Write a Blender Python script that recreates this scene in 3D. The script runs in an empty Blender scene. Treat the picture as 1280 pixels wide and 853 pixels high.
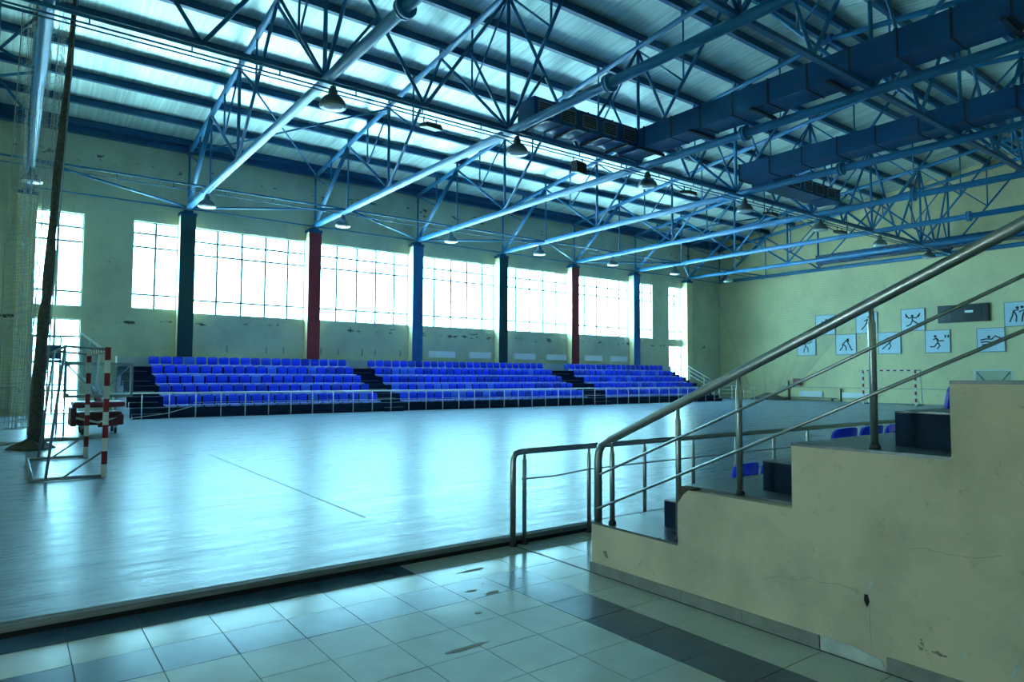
import bpy, math, random
from mathutils import Vector, Matrix
random.seed(7)
S = bpy.context.scene
COL = S.collection

# ------------------------------------------------------------------ camera
F_PX, YAW, PITCH, ROLL, CAM_H = 838.7, 0.6421, 0.0513, 0.0044, 1.818
cam_data = bpy.data.cameras.new('camera')
cam = bpy.data.objects.new('camera', cam_data)
COL.objects.link(cam)
cam_data.sensor_fit = 'HORIZONTAL'
cam_data.sensor_width = 36.0
cam_data.lens = F_PX / 1280.0 * 36.0
cam_data.clip_end = 400
fw = Vector((math.sin(YAW) * math.cos(PITCH), math.cos(YAW) * math.cos(PITCH), math.sin(PITCH)))
rt = Vector((math.cos(YAW), -math.sin(YAW), 0))
up = rt.cross(fw)
rt2 = rt * math.cos(ROLL) + up * math.sin(ROLL)
up2 = -rt * math.sin(ROLL) + up * math.cos(ROLL)
m = Matrix((rt2, up2, -fw)).transposed().to_4x4()
m.translation = Vector((0, 0, CAM_H))
cam.matrix_world = m
S.camera = cam

# ------------------------------------------------------------------ sky, exposure
SKY = (0.51, 0.83, 1.0)
SKY_STRENGTH = 24.0
w = bpy.data.worlds.new('sky')
S.world = w
w.use_nodes = True
bg = w.node_tree.nodes['Background']
bg.inputs['Color'].default_value = (*SKY, 1)
bg.inputs['Strength'].default_value = SKY_STRENGTH
# sun behind the building: lights only the ground outside the windows
sd = bpy.data.lights.new('sun', 'SUN'); sd.energy = 110.0; sd.angle = 0.009; sd.color = (0.74, 0.95, 1.0)
sun = bpy.data.objects.new('sun', sd); COL.objects.link(sun)
sun.rotation_euler = Vector((-0.12, 0.30, -0.94)).to_track_quat('-Z', 'Y').to_euler()
S.view_settings.view_transform = 'Standard'
S.view_settings.look = 'None'
S.view_settings.exposure = 0.22
S.view_settings.gamma = 1.0
S.view_settings.use_curve_mapping = False
S.cycles.max_bounces = 10
S.cycles.diffuse_bounces = 6
S.cycles.glossy_bounces = 4
S.cycles.transparent_max_bounces = 24
S.cycles.caustics_reflective = True
S.cycles.sample_clamp_indirect = 30.0

# ------------------------------------------------------------------ materials
def mat(name, col, rough=0.6, metal=0.0, var=0.0, scale=3.0, stretch=(1, 1, 1), bump=0.0, bscale=None, spec=0.5, col2=None, rvar=0.0, coat=0.0):
    mt = bpy.data.materials.new(name)
    mt.use_nodes = True
    nt = mt.node_tree
    b = nt.nodes['Principled BSDF']
    b.inputs['Base Color'].default_value = (*col, 1)
    b.inputs['Roughness'].default_value = rough
    b.inputs['Metallic'].default_value = metal
    b.inputs['Specular IOR Level'].default_value = spec
    if coat:
        b.inputs['Coat Weight'].default_value = coat
        b.inputs['Coat Roughness'].default_value = 0.12
    if var or bump or rvar:
        tc = nt.nodes.new('ShaderNodeTexCoord')
        mp = nt.nodes.new('ShaderNodeMapping')
        mp.inputs['Scale'].default_value = stretch
        nt.links.new(tc.outputs['Object'], mp.inputs['Vector'])
        nz = nt.nodes.new('ShaderNodeTexNoise')
        nz.inputs['Scale'].default_value = scale
        nz.inputs['Detail'].default_value = 6
        nz.inputs['Roughness'].default_value = 0.6
        nt.links.new(mp.outputs['Vector'], nz.inputs['Vector'])
        if var:
            r = nt.nodes.new('ShaderNodeValToRGB')
            c2 = col2 or tuple(max(0, c * (1 - var)) for c in col)
            r.color_ramp.elements[0].position = 0.35
            r.color_ramp.elements[1].position = 0.65
            r.color_ramp.elements[0].color = (*c2, 1)
            r.color_ramp.elements[1].color = (*col, 1)
            nt.links.new(nz.outputs['Fac'], r.inputs['Fac'])
            nt.links.new(r.outputs['Color'], b.inputs['Base Color'])
        if rvar:
            mr = nt.nodes.new('ShaderNodeMapRange')
            mr.inputs['From Min'].default_value = 0.3
            mr.inputs['From Max'].default_value = 0.7
            mr.inputs['To Min'].default_value = max(0.02, rough - rvar)
            mr.inputs['To Max'].default_value = rough + rvar
            nt.links.new(nz.outputs['Fac'], mr.inputs['Value'])
            nt.links.new(mr.outputs['Result'], b.inputs['Roughness'])
        if bump:
            nb = nz
            if bscale:
                nb = nt.nodes.new('ShaderNodeTexNoise')
                nb.inputs['Scale'].default_value = bscale
                nb.inputs['Detail'].default_value = 5
                nt.links.new(mp.outputs['Vector'], nb.inputs['Vector'])
            bp = nt.nodes.new('ShaderNodeBump')
            bp.inputs['Strength'].default_value = bump
            bp.inputs['Distance'].default_value = 0.02
            nt.links.new(nb.outputs['Fac'], bp.inputs['Height'])
            nt.links.new(bp.outputs['Normal'], b.inputs['Normal'])
    return mt

def N(nt, t, **kw):
    n = nt.nodes.new(t)
    for k, v in kw.items():
        if k in n.inputs:
            n.inputs[k].default_value = v
        else:
            setattr(n, k, v)
    return n

def wall_mat(name, base, dirt, peel=None, peel_band=None, scale=0.6):
    """painted plaster: large soft stains, scuffs and (in a height band) flaked paint"""
    mt = bpy.data.materials.new(name)
    mt.use_nodes = True
    nt = mt.node_tree
    L = nt.links
    b = nt.nodes['Principled BSDF']
    b.inputs['Roughness'].default_value = 0.62
    b.inputs['Specular IOR Level'].default_value = 0.35
    tc = N(nt, 'ShaderNodeTexCoord')
    n1 = N(nt, 'ShaderNodeTexNoise', Scale=scale, Detail=7.0, Roughness=0.62)
    L.new(tc.outputs['Object'], n1.inputs['Vector'])
    r1 = N(nt, 'ShaderNodeValToRGB')
    r1.color_ramp.elements[0].position = 0.30
    r1.color_ramp.elements[0].color = (*dirt, 1)
    r1.color_ramp.elements[1].position = 0.56
    r1.color_ramp.elements[1].color = (*base, 1)
    L.new(n1.outputs['Fac'], r1.inputs['Fac'])
    out = r1.outputs['Color']
    n2 = N(nt, 'ShaderNodeTexNoise', Scale=scale * 7, Detail=8.0, Roughness=0.7)
    L.new(tc.outputs['Object'], n2.inputs['Vector'])
    r2 = N(nt, 'ShaderNodeValToRGB')
    r2.color_ramp.elements[0].position = 0.30
    r2.color_ramp.elements[0].color = (0.62, 0.60, 0.55, 1)
    r2.color_ramp.elements[1].position = 0.40
    r2.color_ramp.elements[1].color = (1, 1, 1, 1)
    L.new(n2.outputs['Fac'], r2.inputs['Fac'])
    mx = N(nt, 'ShaderNodeMix', data_type='RGBA', blend_type='MULTIPLY')
    mx.inputs['Factor'].default_value = 0.6
    L.new(out, mx.inputs['A']); L.new(r2.outputs['Color'], mx.inputs['B'])
    out = mx.outputs['Result']
    if peel:
        n3 = N(nt, 'ShaderNodeTexNoise', Scale=2.6, Detail=9.0, Roughness=0.66)
        mp = N(nt, 'ShaderNodeMapping')
        mp.inputs['Scale'].default_value = (0.55, 1, 1.3)
        L.new(tc.outputs['Object'], mp.inputs['Vector']); L.new(mp.outputs['Vector'], n3.inputs['Vector'])
        sx = N(nt, 'ShaderNodeSeparateXYZ')
        L.new(tc.outputs['Object'], sx.inputs['Vector'])
        total = None
        for (z0, z1, thr) in peel_band:
            zc, zh = (z0 + z1) / 2, (z1 - z0) / 2
            s = N(nt, 'ShaderNodeMath', operation='SUBTRACT'); L.new(sx.outputs['Z'], s.inputs[0]); s.inputs[1].default_value = zc
            a = N(nt, 'ShaderNodeMath', operation='ABSOLUTE'); L.new(s.outputs[0], a.inputs[0])
            d = N(nt, 'ShaderNodeMath', operation='DIVIDE'); L.new(a.outputs[0], d.inputs[0]); d.inputs[1].default_value = zh
            i = N(nt, 'ShaderNodeMath', operation='SUBTRACT', use_clamp=True); i.inputs[0].default_value = 1.0; L.new(d.outputs[0], i.inputs[1])
            mu = N(nt, 'ShaderNodeMath', operation='MULTIPLY'); L.new(i.outputs[0], mu.inputs[0]); mu.inputs[1].default_value = thr
            ad = N(nt, 'ShaderNodeMath', operation='ADD'); L.new(mu.outputs[0], ad.inputs[0]); L.new(n3.outputs['Fac'], ad.inputs[1])
            g = N(nt, 'ShaderNodeMath', operation='GREATER_THAN'); L.new(ad.outputs[0], g.inputs[0]); g.inputs[1].default_value = 0.735
            if total is None:
                total = g.outputs[0]
            else:
                m2 = N(nt, 'ShaderNodeMath', operation='MAXIMUM'); L.new(total, m2.inputs[0]); L.new(g.outputs[0], m2.inputs[1]); total = m2.outputs[0]
        m3 = N(nt, 'ShaderNodeMix', data_type='RGBA')
        L.new(total, m3.inputs['Factor']); L.new(out, m3.inputs['A']); m3.inputs['B'].default_value = (*peel, 1)
        out = m3.outputs['Result']
    L.new(out, b.inputs['Base Color'])
    bp = N(nt, 'ShaderNodeBump', Strength=0.12, Distance=0.02)
    L.new(n2.outputs['Fac'], bp.inputs['Height']); L.new(bp.outputs['Normal'], b.inputs['Normal'])
    return mt

def court_mat():
    mt = bpy.data.materials.new('worn_pale_sports_floor')
    mt.use_nodes = True
    nt = mt.node_tree; L = nt.links
    b = nt.nodes['Principled BSDF']
    tc = N(nt, 'ShaderNodeTexCoord')
    mp = N(nt, 'ShaderNodeMapping'); mp.inputs['Scale'].default_value = (0.35, 3.2, 1)
    L.new(tc.outputs['Object'], mp.inputs['Vector'])
    n1 = N(nt, 'ShaderNodeTexNoise', Scale=1.6, Detail=9.0, Roughness=0.68)
    L.new(mp.outputs['Vector'], n1.inputs['Vector'])
    r1 = N(nt, 'ShaderNodeValToRGB')
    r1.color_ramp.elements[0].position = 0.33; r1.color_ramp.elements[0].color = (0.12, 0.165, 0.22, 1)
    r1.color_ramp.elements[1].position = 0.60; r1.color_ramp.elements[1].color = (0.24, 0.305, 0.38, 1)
    L.new(n1.outputs['Fac'], r1.inputs['Fac'])
    n2 = N(nt, 'ShaderNodeTexNoise', Scale=5.5, Detail=10.0, Roughness=0.75)
    mp2 = N(nt, 'ShaderNodeMapping'); mp2.inputs['Scale'].default_value = (0.5, 2.6, 1)
    L.new(tc.outputs['Object'], mp2.inputs['Vector']); L.new(mp2.outputs['Vector'], n2.inputs['Vector'])
    r2 = N(nt, 'ShaderNodeValToRGB')
    r2.color_ramp.elements[0].position = 0.27; r2.color_ramp.elements[0].color = (0.16, 0.18, 0.20, 1)
    r2.color_ramp.elements[1].position = 0.48; r2.color_ramp.elements[1].color = (1, 1, 1, 1)
    L.new(n2.outputs['Fac'], r2.inputs['Fac'])
    mx = N(nt, 'ShaderNodeMix', data_type='RGBA', blend_type='MULTIPLY'); mx.inputs['Factor'].default_value = 0.85
    L.new(r1.outputs['Color'], mx.inputs['A']); L.new(r2.outputs['Color'], mx.inputs['B'])
    L.new(mx.outputs['Result'], b.inputs['Base Color'])
    mr = N(nt, 'ShaderNodeMapRange')
    mr.inputs['From Min'].default_value = 0.3; mr.inputs['From Max'].default_value = 0.7
    mr.inputs['To Min'].default_value = 0.40; mr.inputs['To Max'].default_value = 0.20
    mm = N(nt, 'ShaderNodeMath', operation='ADD'); L.new(n1.outputs['Fac'], mm.inputs[0]); L.new(n2.outputs['Fac'], mm.inputs[1])
    mh = N(nt, 'ShaderNodeMath', operation='MULTIPLY'); L.new(mm.outputs[0], mh.inputs[0]); mh.inputs[1].default_value = 0.5
    L.new(mh.outputs[0], mr.inputs['Value']); L.new(mr.outputs['Result'], b.inputs['Roughness'])
    bp = N(nt, 'ShaderNodeBump', Strength=0.22, Distance=0.012)
    L.new(n1.outputs['Fac'], bp.inputs['Height']); L.new(bp.outputs['Normal'], b.inputs['Normal'])
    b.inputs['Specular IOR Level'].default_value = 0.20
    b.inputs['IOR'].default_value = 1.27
    return mt

def glass_mat(name, tint, refl=0.06, rough=0.02, haze=0.0):
    mt = bpy.data.materials.new(name)
    mt.use_nodes = True
    nt = mt.node_tree; L = nt.links
    nt.nodes.remove(nt.nodes['Principled BSDF'])
    out = nt.nodes['Material Output']
    t = N(nt, 'ShaderNodeBsdfTransparent'); t.inputs['Color'].default_value = (*tint, 1)
    g = N(nt, 'ShaderNodeBsdfGlossy'); g.inputs['Roughness'].default_value = rough
    mx = N(nt, 'ShaderNodeMixShader'); mx.inputs['Fac'].default_value = refl
    L.new(t.outputs[0], mx.inputs[1]); L.new(g.outputs[0], mx.inputs[2])
    last = mx
    if haze:
        d = N(nt, 'ShaderNodeBsdfDiffuse'); d.inputs['Color'].default_value = (0.8, 0.85, 0.88, 1)
        m2 = N(nt, 'ShaderNodeMixShader'); m2.inputs['Fac'].default_value = haze
        L.new(mx.outputs[0], m2.inputs[1]); L.new(d.outputs[0], m2.inputs[2]); last = m2
    L.new(last.outputs[0], out.inputs['Surface'])
    return mt

M = {}
M['wall'] = wall_mat('painted_plaster', (0.63, 0.64, 0.47), (0.49, 0.50, 0.37), (0.10, 0.10, 0.09), [(3.75, 4.55, 0.17), (10.6, 11.9, 0.14)])
M['wall_plain'] = wall_mat('painted_plaster_end_wall', (0.86, 0.74, 0.41), (0.72, 0.62, 0.36), scale=0.35)
M['stairwall'] = wall_mat('scuffed_plaster', (0.66, 0.55, 0.39), (0.47, 0.40, 0.29), (0.20, 0.18, 0.14), [(0.10, 0.30, 0.11), (0.86, 0.96, 0.08)], scale=1.6)
M['court'] = court_mat()
M['tile_light'] = mat('light_stone_tile', (0.56, 0.60, 0.57), 0.18, 0, 0.14, 2.5, rvar=0.02)
M['tile_dark'] = mat('dark_stone_tile', (0.055, 0.115, 0.18), 0.22, 0, 0.25, 3.0, rvar=0.02)
M['grout'] = mat('tile_grout', (0.07, 0.08, 0.08), 0.8)
M['edge_wood'] = mat('worn_edge_timber', (0.19, 0.20, 0.20), 0.6, 0, 0.5, 6, (0.4, 4, 4), bump=0.3)
M['black'] = mat('black_gap', (0.012, 0.012, 0.013), 0.8)
M['blue_steel'] = mat('blue_painted_steel', (0.014, 0.165, 0.37), 0.46, 0.0, 0.18, 2.0)
M['blue_purlin'] = mat('blue_painted_purlin', (0.010, 0.10, 0.24), 0.45, 0.0, 0.2, 2.0)
M['blue_duct'] = mat('blue_painted_duct', (0.005, 0.075, 0.215), 0.42, 0.0, 0.15, 1.5)
M['dark_strap'] = mat('dark_duct_strap', (0.012, 0.02, 0.035), 0.5)
M['foil'] = mat('roof_lining_foil', (0.80, 0.93, 0.88), 0.40, 0.5, 0.30, 1.6, (5.0, 0.10, 1), bump=0.10, bscale=6.0)
M['red'] = mat('red_column_paint', (0.42, 0.035, 0.05), 0.5, 0, 0.2, 2)
M['cblue'] = mat('blue_column_paint', (0.03, 0.17, 0.42), 0.45, 0, 0.2, 2)
M['dgreen'] = mat('dark_green_column_paint', (0.015, 0.075, 0.085), 0.5, 0, 0.2, 2)
M['navy'] = mat('navy_stand_paint', (0.010, 0.030, 0.070), 0.7, 0, 0.35, 3, spec=0.15)
M['screed'] = mat('dark_step_screed', (0.16, 0.19, 0.21), 0.35, 0, 0.45, 4.0, rvar=0.1, bump=0.1)
M['pale'] = mat('pale_concrete', (0.62, 0.66, 0.66), 0.6, 0, 0.2, 2)
M['seat'] = mat('blue_seat_plastic', (0.014, 0.06, 1.0), 0.3)
M['seat2'] = mat('brighter_blue_seat_plastic', (0.06, 0.18, 0.95), 0.3)
M['seat3'] = mat('deep_blue_seat_plastic', (0.016, 0.05, 0.72), 0.3)
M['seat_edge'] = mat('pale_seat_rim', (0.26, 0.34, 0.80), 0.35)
M['steel_pale'] = mat('pale_steel_rail', (0.62, 0.64, 0.65), 0.42, 0.5)
M['crackline'] = mat('hairline_crack', (0.30, 0.26, 0.19), 0.9)
M['mud'] = mat('dried_mud', (0.27, 0.24, 0.19), 0.9)
M['steel'] = mat('brushed_steel', (0.42, 0.43, 0.42), 0.36, 0.9, 0.15, 6)
M['steel_thin'] = mat('dull_steel', (0.40, 0.42, 0.43), 0.4, 0.8)
M['foot'] = mat('dark_post_foot', (0.03, 0.03, 0.03), 0.6)
M['white_bar'] = mat('window_bar_paint', (0.30, 0.34, 0.36), 0.5)
M['glass'] = glass_mat('window_glass', (0.76, 0.96, 1.0), 0.05)
M['glass_clear'] = glass_mat('added_door_glass', (0.97, 0.97, 0.95), 0.05)  # panes of the added west door
M['board_glass'] = glass_mat('backboard_glass', (0.80, 0.88, 0.92), 0.10, 0.05, 0.05)
M['white'] = mat('white_paint', (0.75, 0.77, 0.76), 0.45, 0, 0.1, 4)
M['goal_red'] = mat('goal_red_paint', (0.30, 0.012, 0.03), 0.42)
M['goal_white'] = mat('goal_white_paint', (0.78, 0.78, 0.76), 0.42)
M['goal_steel'] = mat('goal_frame_steel', (0.30, 0.34, 0.38), 0.4, 0.5)
M['maroon'] = mat('maroon_vinyl', (0.25, 0.03, 0.05), 0.45, 0, 0.2, 3)
M['maroon_d'] = mat('dark_maroon_paint', (0.12, 0.02, 0.03), 0.5)
M['rubber'] = mat('black_rubber', (0.015, 0.015, 0.016), 0.7)
M['net'] = mat('grey_netting', (0.34, 0.36, 0.34), 0.8)
M['net_bundle'] = mat('gathered_netting', (0.15, 0.135, 0.115), 0.9, 0, 0.5, 14, bump=0.6)
M['lamp'] = mat('lamp_reflector', (0.20, 0.22, 0.23), 0.35, 0.6)
M['lamp_in'] = mat('lamp_glass', (0.72, 0.74, 0.74), 0.25)
M['flood'] = mat('black_floodlight', (0.02, 0.02, 0.02), 0.4)
M['sign'] = mat('pale_blue_sign_board', (0.66, 0.80, 0.88), 0.4, 0, 0.08, 2)
M['sign_edge'] = mat('grey_sign_frame', (0.20, 0.26, 0.29), 0.5)
M['ink'] = mat('black_pictogram_paint', (0.012, 0.014, 0.018), 0.5)
M['score'] = mat('black_scoreboard', (0.015, 0.02, 0.02), 0.25)
M['score_side'] = mat('grey_scoreboard_panel', (0.05, 0.06, 0.06), 0.25, 0.3)
M['radiator'] = mat('white_radiator', (0.85, 0.88, 0.88), 0.4)
M['redbox'] = mat('red_hydrant_cabinet', (0.30, 0.02, 0.03), 0.4)
M['grille'] = mat('dark_vent_grille', (0.015, 0.02, 0.025), 0.5)
M['grille_frame'] = mat('pale_vent_frame', (0.22, 0.27, 0.30), 0.4, 0.4)
M['plaster_white'] = mat('bare_white_plaster', (0.62, 0.64, 0.62), 0.8, 0, 0.25, 8)
M['brown'] = mat('broken_brick', (0.13, 0.085, 0.06), 0.9, 0, 0.5, 20, bump=0.5)
M['skirt'] = mat('grey_skirting_tile', (0.30, 0.30, 0.27), 0.35, 0, 0.3, 5)
M['ground'] = mat('outside_concrete', (0.55, 0.55, 0.53), 0.9, 0, 0.2, 0.5)
M['line'] = mat('dark_court_line', (0.24, 0.31, 0.37), 0.5, spec=0.1)
M['ump_blue'] = mat('blue_chair_seat', (0.03, 0.12, 0.28), 0.5)

# ------------------------------------------------------------------ mesh helpers
class MB:
    def __init__(s):
        s.v, s.f, s.smooth = [], [], []
    def quad_box(s, c8):
        n = len(s.v); s.v += [tuple(p) for p in c8]
        for q in ((0, 3, 2, 1), (4, 5, 6, 7), (0, 1, 5, 4), (1, 2, 6, 5), (2, 3, 7, 6), (3, 0, 4, 7)):
            s.f.append(tuple(n + i for i in q)); s.smooth.append(False)
        return s
    def box(s, x0, x1, y0, y1, z0, z1):
        return s.quad_box([(x0, y0, z0), (x1, y0, z0), (x1, y1, z0), (x0, y1, z0), (x0, y0, z1), (x1, y0, z1), (x1, y1, z1), (x0, y1, z1)])
    def prism(s, poly, axis, a, b):
        """poly: 2D points in the plane across axis, extruded from a to b"""
        def P(u, v, t):
            return {0: (t, u, v), 1: (u, t, v), 2: (u, v, t)}[axis]
        n = len(s.v); k = len(poly)
        s.v += [P(u, v, a) for u, v in poly] + [P(u, v, b) for u, v in poly]
        s.f.append(tuple(n + i for i in range(k))); s.smooth.append(False)
        s.f.append(tuple(n + k + i for i in reversed(range(k)))); s.smooth.append(False)
        for i in range(k):
            j = (i + 1) % k
            s.f.append((n + i, n + k + i, n + k + j, n + j)); s.smooth.append(False)
        return s
    def tube(s, pts, r, sides=8, caps=True, radii=None):
        pts = [Vector(p) for p in pts]
        rings = []
        prev = None
        for i, p in enumerate(pts):
            if i == 0: d = pts[1] - p
            elif i == len(pts) - 1: d = p - pts[i - 1]
            else: d = (pts[i + 1] - p).normalized() + (p - pts[i - 1]).normalized()
            d.normalize()
            if prev is None:
                a = Vector((0, 0, 1)) if abs(d.z) < 0.9 else Vector((1, 0, 0))
                u = d.cross(a).normalized()
            else:
                u = (prev - d * prev.dot(d)).normalized()
            prev = u
            v = d.cross(u)
            rr = radii[i] if radii else r
            n = len(s.v)
            s.v += [tuple(p + (u * math.cos(2 * math.pi * k / sides) + v * math.sin(2 * math.pi * k / sides)) * rr) for k in range(sides)]
            rings.append(n)
        for a, b in zip(rings, rings[1:]):
            for k in range(sides):
                l = (k + 1) % sides
                s.f.append((a + k, a + l, b + l, b + k)); s.smooth.append(sides > 4)
        if caps:
            s.f.append(tuple(rings[0] + k for k in reversed(range(sides)))); s.smooth.append(False)
            s.f.append(tuple(rings[-1] + k for k in range(sides))); s.smooth.append(False)
        return s
    def bar(s, a, b, w, h):
        """rectangular bar from a to b, w across, h high"""
        a, b = Vector(a), Vector(b)
        d = (b - a).normalized()
        ref = Vector((0, 0, 1)) if abs(d.z) < 0.95 else Vector((0, 1, 0))
        u = d.cross(ref).normalized() * w / 2
        v = u.cross(d).normalized() * h / 2
        return s.quad_box([a - u - v, a + u - v, b + u - v, b - u - v, a - u + v, a + u + v, b + u + v, b - u + v])
    def lathe(s, prof, c=(0, 0, 0), sides=16):
        rings = []
        for r, z in prof:
            n = len(s.v)
            s.v += [(c[0] + r * math.cos(2 * math.pi * k / sides), c[1] + r * math.sin(2 * math.pi * k / sides), c[2] + z) for k in range(sides)]
            rings.append(n)
        for a, b in zip(rings, rings[1:]):
            for k in range(sides):
                l = (k + 1) % sides
                s.f.append((a + k, a + l, b + l, b + k)); s.smooth.append(True)
        s.f.append(tuple(rings[0] + k for k in reversed(range(sides)))); s.smooth.append(False)
        s.f.append(tuple(rings[-1] + k for k in range(sides))); s.smooth.append(False)
        return s
    def mesh(s, name, mt, off=(0, 0, 0), bevel=0):
        me = bpy.data.meshes.new(name)
        ox, oy, oz = off
        me.from_pydata([(x - ox, y - oy, z - oz) for x, y, z in s.v], [], s.f)
        me.polygons.foreach_set('use_smooth', s.smooth)
        me.materials.append(M[mt])
        me.update()
        return me

def link(name, me, parent=None, loc=(0, 0, 0), rz=0.0):
    o = bpy.data.objects.new(name, me)
    COL.objects.link(o)
    if parent is not None: o.parent = parent
    o.location = loc
    if rz: o.rotation_euler = (0, 0, rz)
    return o

ORG = {}
def part(name, mb, mt, parent, label=None, bevel=0):
    """child mesh given in world coordinates; parent stands at ORG[parent]"""
    o = link(name, mb.mesh(name, mt, ORG.get(parent.name, (0, 0, 0))), parent)
    ORG[o.name] = ORG.get(parent.name, (0, 0, 0))
    if label: o['label'] = label
    if bevel: bev(o, bevel)
    return o

def bev(o, w, seg=2):
    b = o.modifiers.new('bevel', 'BEVEL'); b.width = w; b.segments = seg; b.limit_method = 'ANGLE'
    return o

def empty(name, loc, label=None, cat=None, group=None, kind=None):
    o = bpy.data.objects.new(name, None)
    COL.objects.link(o); o.location = loc; o.empty_display_size = 0.2
    ORG[o.name] = tuple(loc)
    tag(o, label, cat, group, kind)
    return o

def tag(o, label=None, cat=None, group=None, kind=None):
    if label: o['label'] = label
    if cat: o['category'] = cat
    if group: o['group'] = group
    if kind: o['kind'] = kind
    return o

def solo(name, mb, mt, label, cat, group=None, kind=None, origin=(0, 0, 0), bevel=0):
    o = link(name, mb.mesh(name, mt, origin), None, origin)
    ORG[o.name] = tuple(origin)
    tag(o, label, cat, group, kind)
    if bevel: bev(o, bevel)
    return o

def struct(name, mb, mt):
    o = link(name, mb.mesh(name, mt)); o['kind'] = 'structure'
    ORG[o.name] = (0, 0, 0)
    return o

ORD = ('first second third fourth fifth sixth seventh eighth ninth tenth eleventh twelfth thirteenth fourteenth fifteenth sixteenth '
       'seventeenth eighteenth nineteenth twentieth twenty-first twenty-second twenty-third twenty-fourth twenty-fifth').split()

# ------------------------------------------------------------------ main dimensions (metres)
X0, BAY = 6.37, 6.0                    # first painted column line, bay length
TX = [X0 + BAY * k for k in range(-1, 8)]
TX[8] = 46.35                           # the last truss stands close to the end wall
XW, XE = -4.1, 46.9                    # end walls
YN, YS = 34.0, -8.7                    # window wall, near wall
YC = 12.6                               # ridge line
COURT = 0.10
def chord_z(y): return 14.55 - abs(y - YC) * (14.55 - 12.1) / 21.0
def roof_z(y): return chord_z(y) + 0.56

# ------------------------------------------------------------------ floor: court, tiles
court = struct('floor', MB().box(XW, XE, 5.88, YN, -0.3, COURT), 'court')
sub = struct('floor_entrance', MB().box(XW, XE, YS, 5.88, -0.3, -0.004), 'grout')
edge = struct('trim_court_edge', MB().prism([(5.80, 0.052), (5.88, 0.052), (5.88, 0.104), (5.815, 0.094)], 0, XW, XE), 'edge_wood')
gap = part('kick_strip', MB().box(XW, XE, 5.845, 5.879, -0.003, 0.052), 'black', edge)
# one thin dark painted line on the court
line = part('court_line', MB().box(3.475, 3.50, 7.6, 15.5, COURT, COURT + 0.002), 'line', court)
P, G = 0.4445, 0.003
xs = [-0.07 + P * i for i in range(-5, 11)]
ys = [5.52 - P * j for j in range(0, 11)]
for j in range(-1, 10):
    y1 = 5.845 if j == -1 else ys[j]
    y0 = ys[0] if j == -1 else ys[j + 1]
    for i in range(len(xs) - 1):
        x0, x1 = xs[i], xs[i + 1]
        if x1 > 4.4: x1 = 4.4
        if x0 > 4.38: continue
        xm, ym = (x0 + x1) / 2, (y0 + y1) / 2
        dark = j == -1 or (j == 1 and xm < 3.93) or (j >= 2 and 3.49 < xm < 3.92)
        if j == -1 and xm > 3.0: dark = False
        z = random.uniform(-0.0006, 0.0006)
        o = part('tile', MB().box(x0 + G, x1 - G, y0 + G, y1 - G, -0.012, z), 'tile_dark' if dark else 'tile_light', sub)
for j in range(-1, 2):
    y1 = 5.845 if j == -1 else ys[j]
    y0 = ys[0] if j == -1 else (ys[1] if j == 0 else 4.64)
    for i in range(14):
        x0 = xs[10] + P * i
        if x0 < 4.37: continue
        part('tile', MB().box(max(x0, 4.4) + G, x0 + P - G, y0 + G, y1 - G, -0.012, 0.0), 'tile_light', sub)
def smear(pts, z):
    m = MB(); m.prism(pts, 2, z, z + .0012); return m
for cx, cy, rx, ry in ((2.52, 3.84, .17, .028), (2.94, 4.34, .035, .022), (3.30, 4.67, .085, .03), (3.18, 4.81, .06, .022), (3.50, 5.31, .14, .03)):
    pts = []
    for i in range(14):
        a = 6.2832 * i / 14
        q = random.uniform(.6, 1.15)
        pts.append((cx + rx * q * math.cos(a), cy + ry * q * math.sin(a)))
    part('mud_smear', smear(pts, .0008), 'mud', sub, label='dried brown mud smear')
rest = part('tile_field', MB().box(XW, 4.4, YS, ys[10], -0.012, 0.0).box(XW, xs[0], ys[10], 5.845, -0.012, 0.0).box(10.4, XE, YS, 5.845, -0.012, 0.0), 'tile_light', sub)

# ground outside the windows
struct('ground_outside', MB().box(-60, 110, YN + 0.3, 120, -0.5, -0.05), 'ground')

# ------------------------------------------------------------------ window wall with openings
WZ0, WZ1 = 4.63, 8.70
openings = []                            # (x0, x1, z0, z1, columns, kind)
openings.append((0.55, 2.36, 4.68, 8.70, 2, 'window'))
openings.append((4.24, 6.07, 4.74, 8.70, 2, 'window'))
for k in range(5):
    openings.append((X0 + BAY * k + 0.31, X0 + BAY * (k + 1) - 0.31, WZ0, WZ1, 5, 'window'))
openings.append((36.68, 38.62, WZ0, WZ1, 2, 'window'))
openings.append((40.50, 42.06, WZ0, WZ1, 2, 'window'))
openings.append((0.55, 2.36, COURT, 4.14, 2, 'door'))
openings.append((40.50, 42.06, COURT, 4.14, 2, 'door'))
TH = 0.32
mb = MB()
edges = sorted({XW, XE} | {o[0] for o in openings} | {o[1] for o in openings})
for a, b in zip(edges, edges[1:]):
    xm = (a + b) / 2
    holes = sorted((o[2], o[3]) for o in openings if o[0] < xm < o[1])
    z = -0.3
    for h0, h1 in holes + [(roof_z(YN) + 0.05, None)]:
        if h0 > z: mb.box(a, b, YN, YN + TH, z, h0)
        z = h1
wall_n = struct('wall_north', mb, 'wall')
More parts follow.
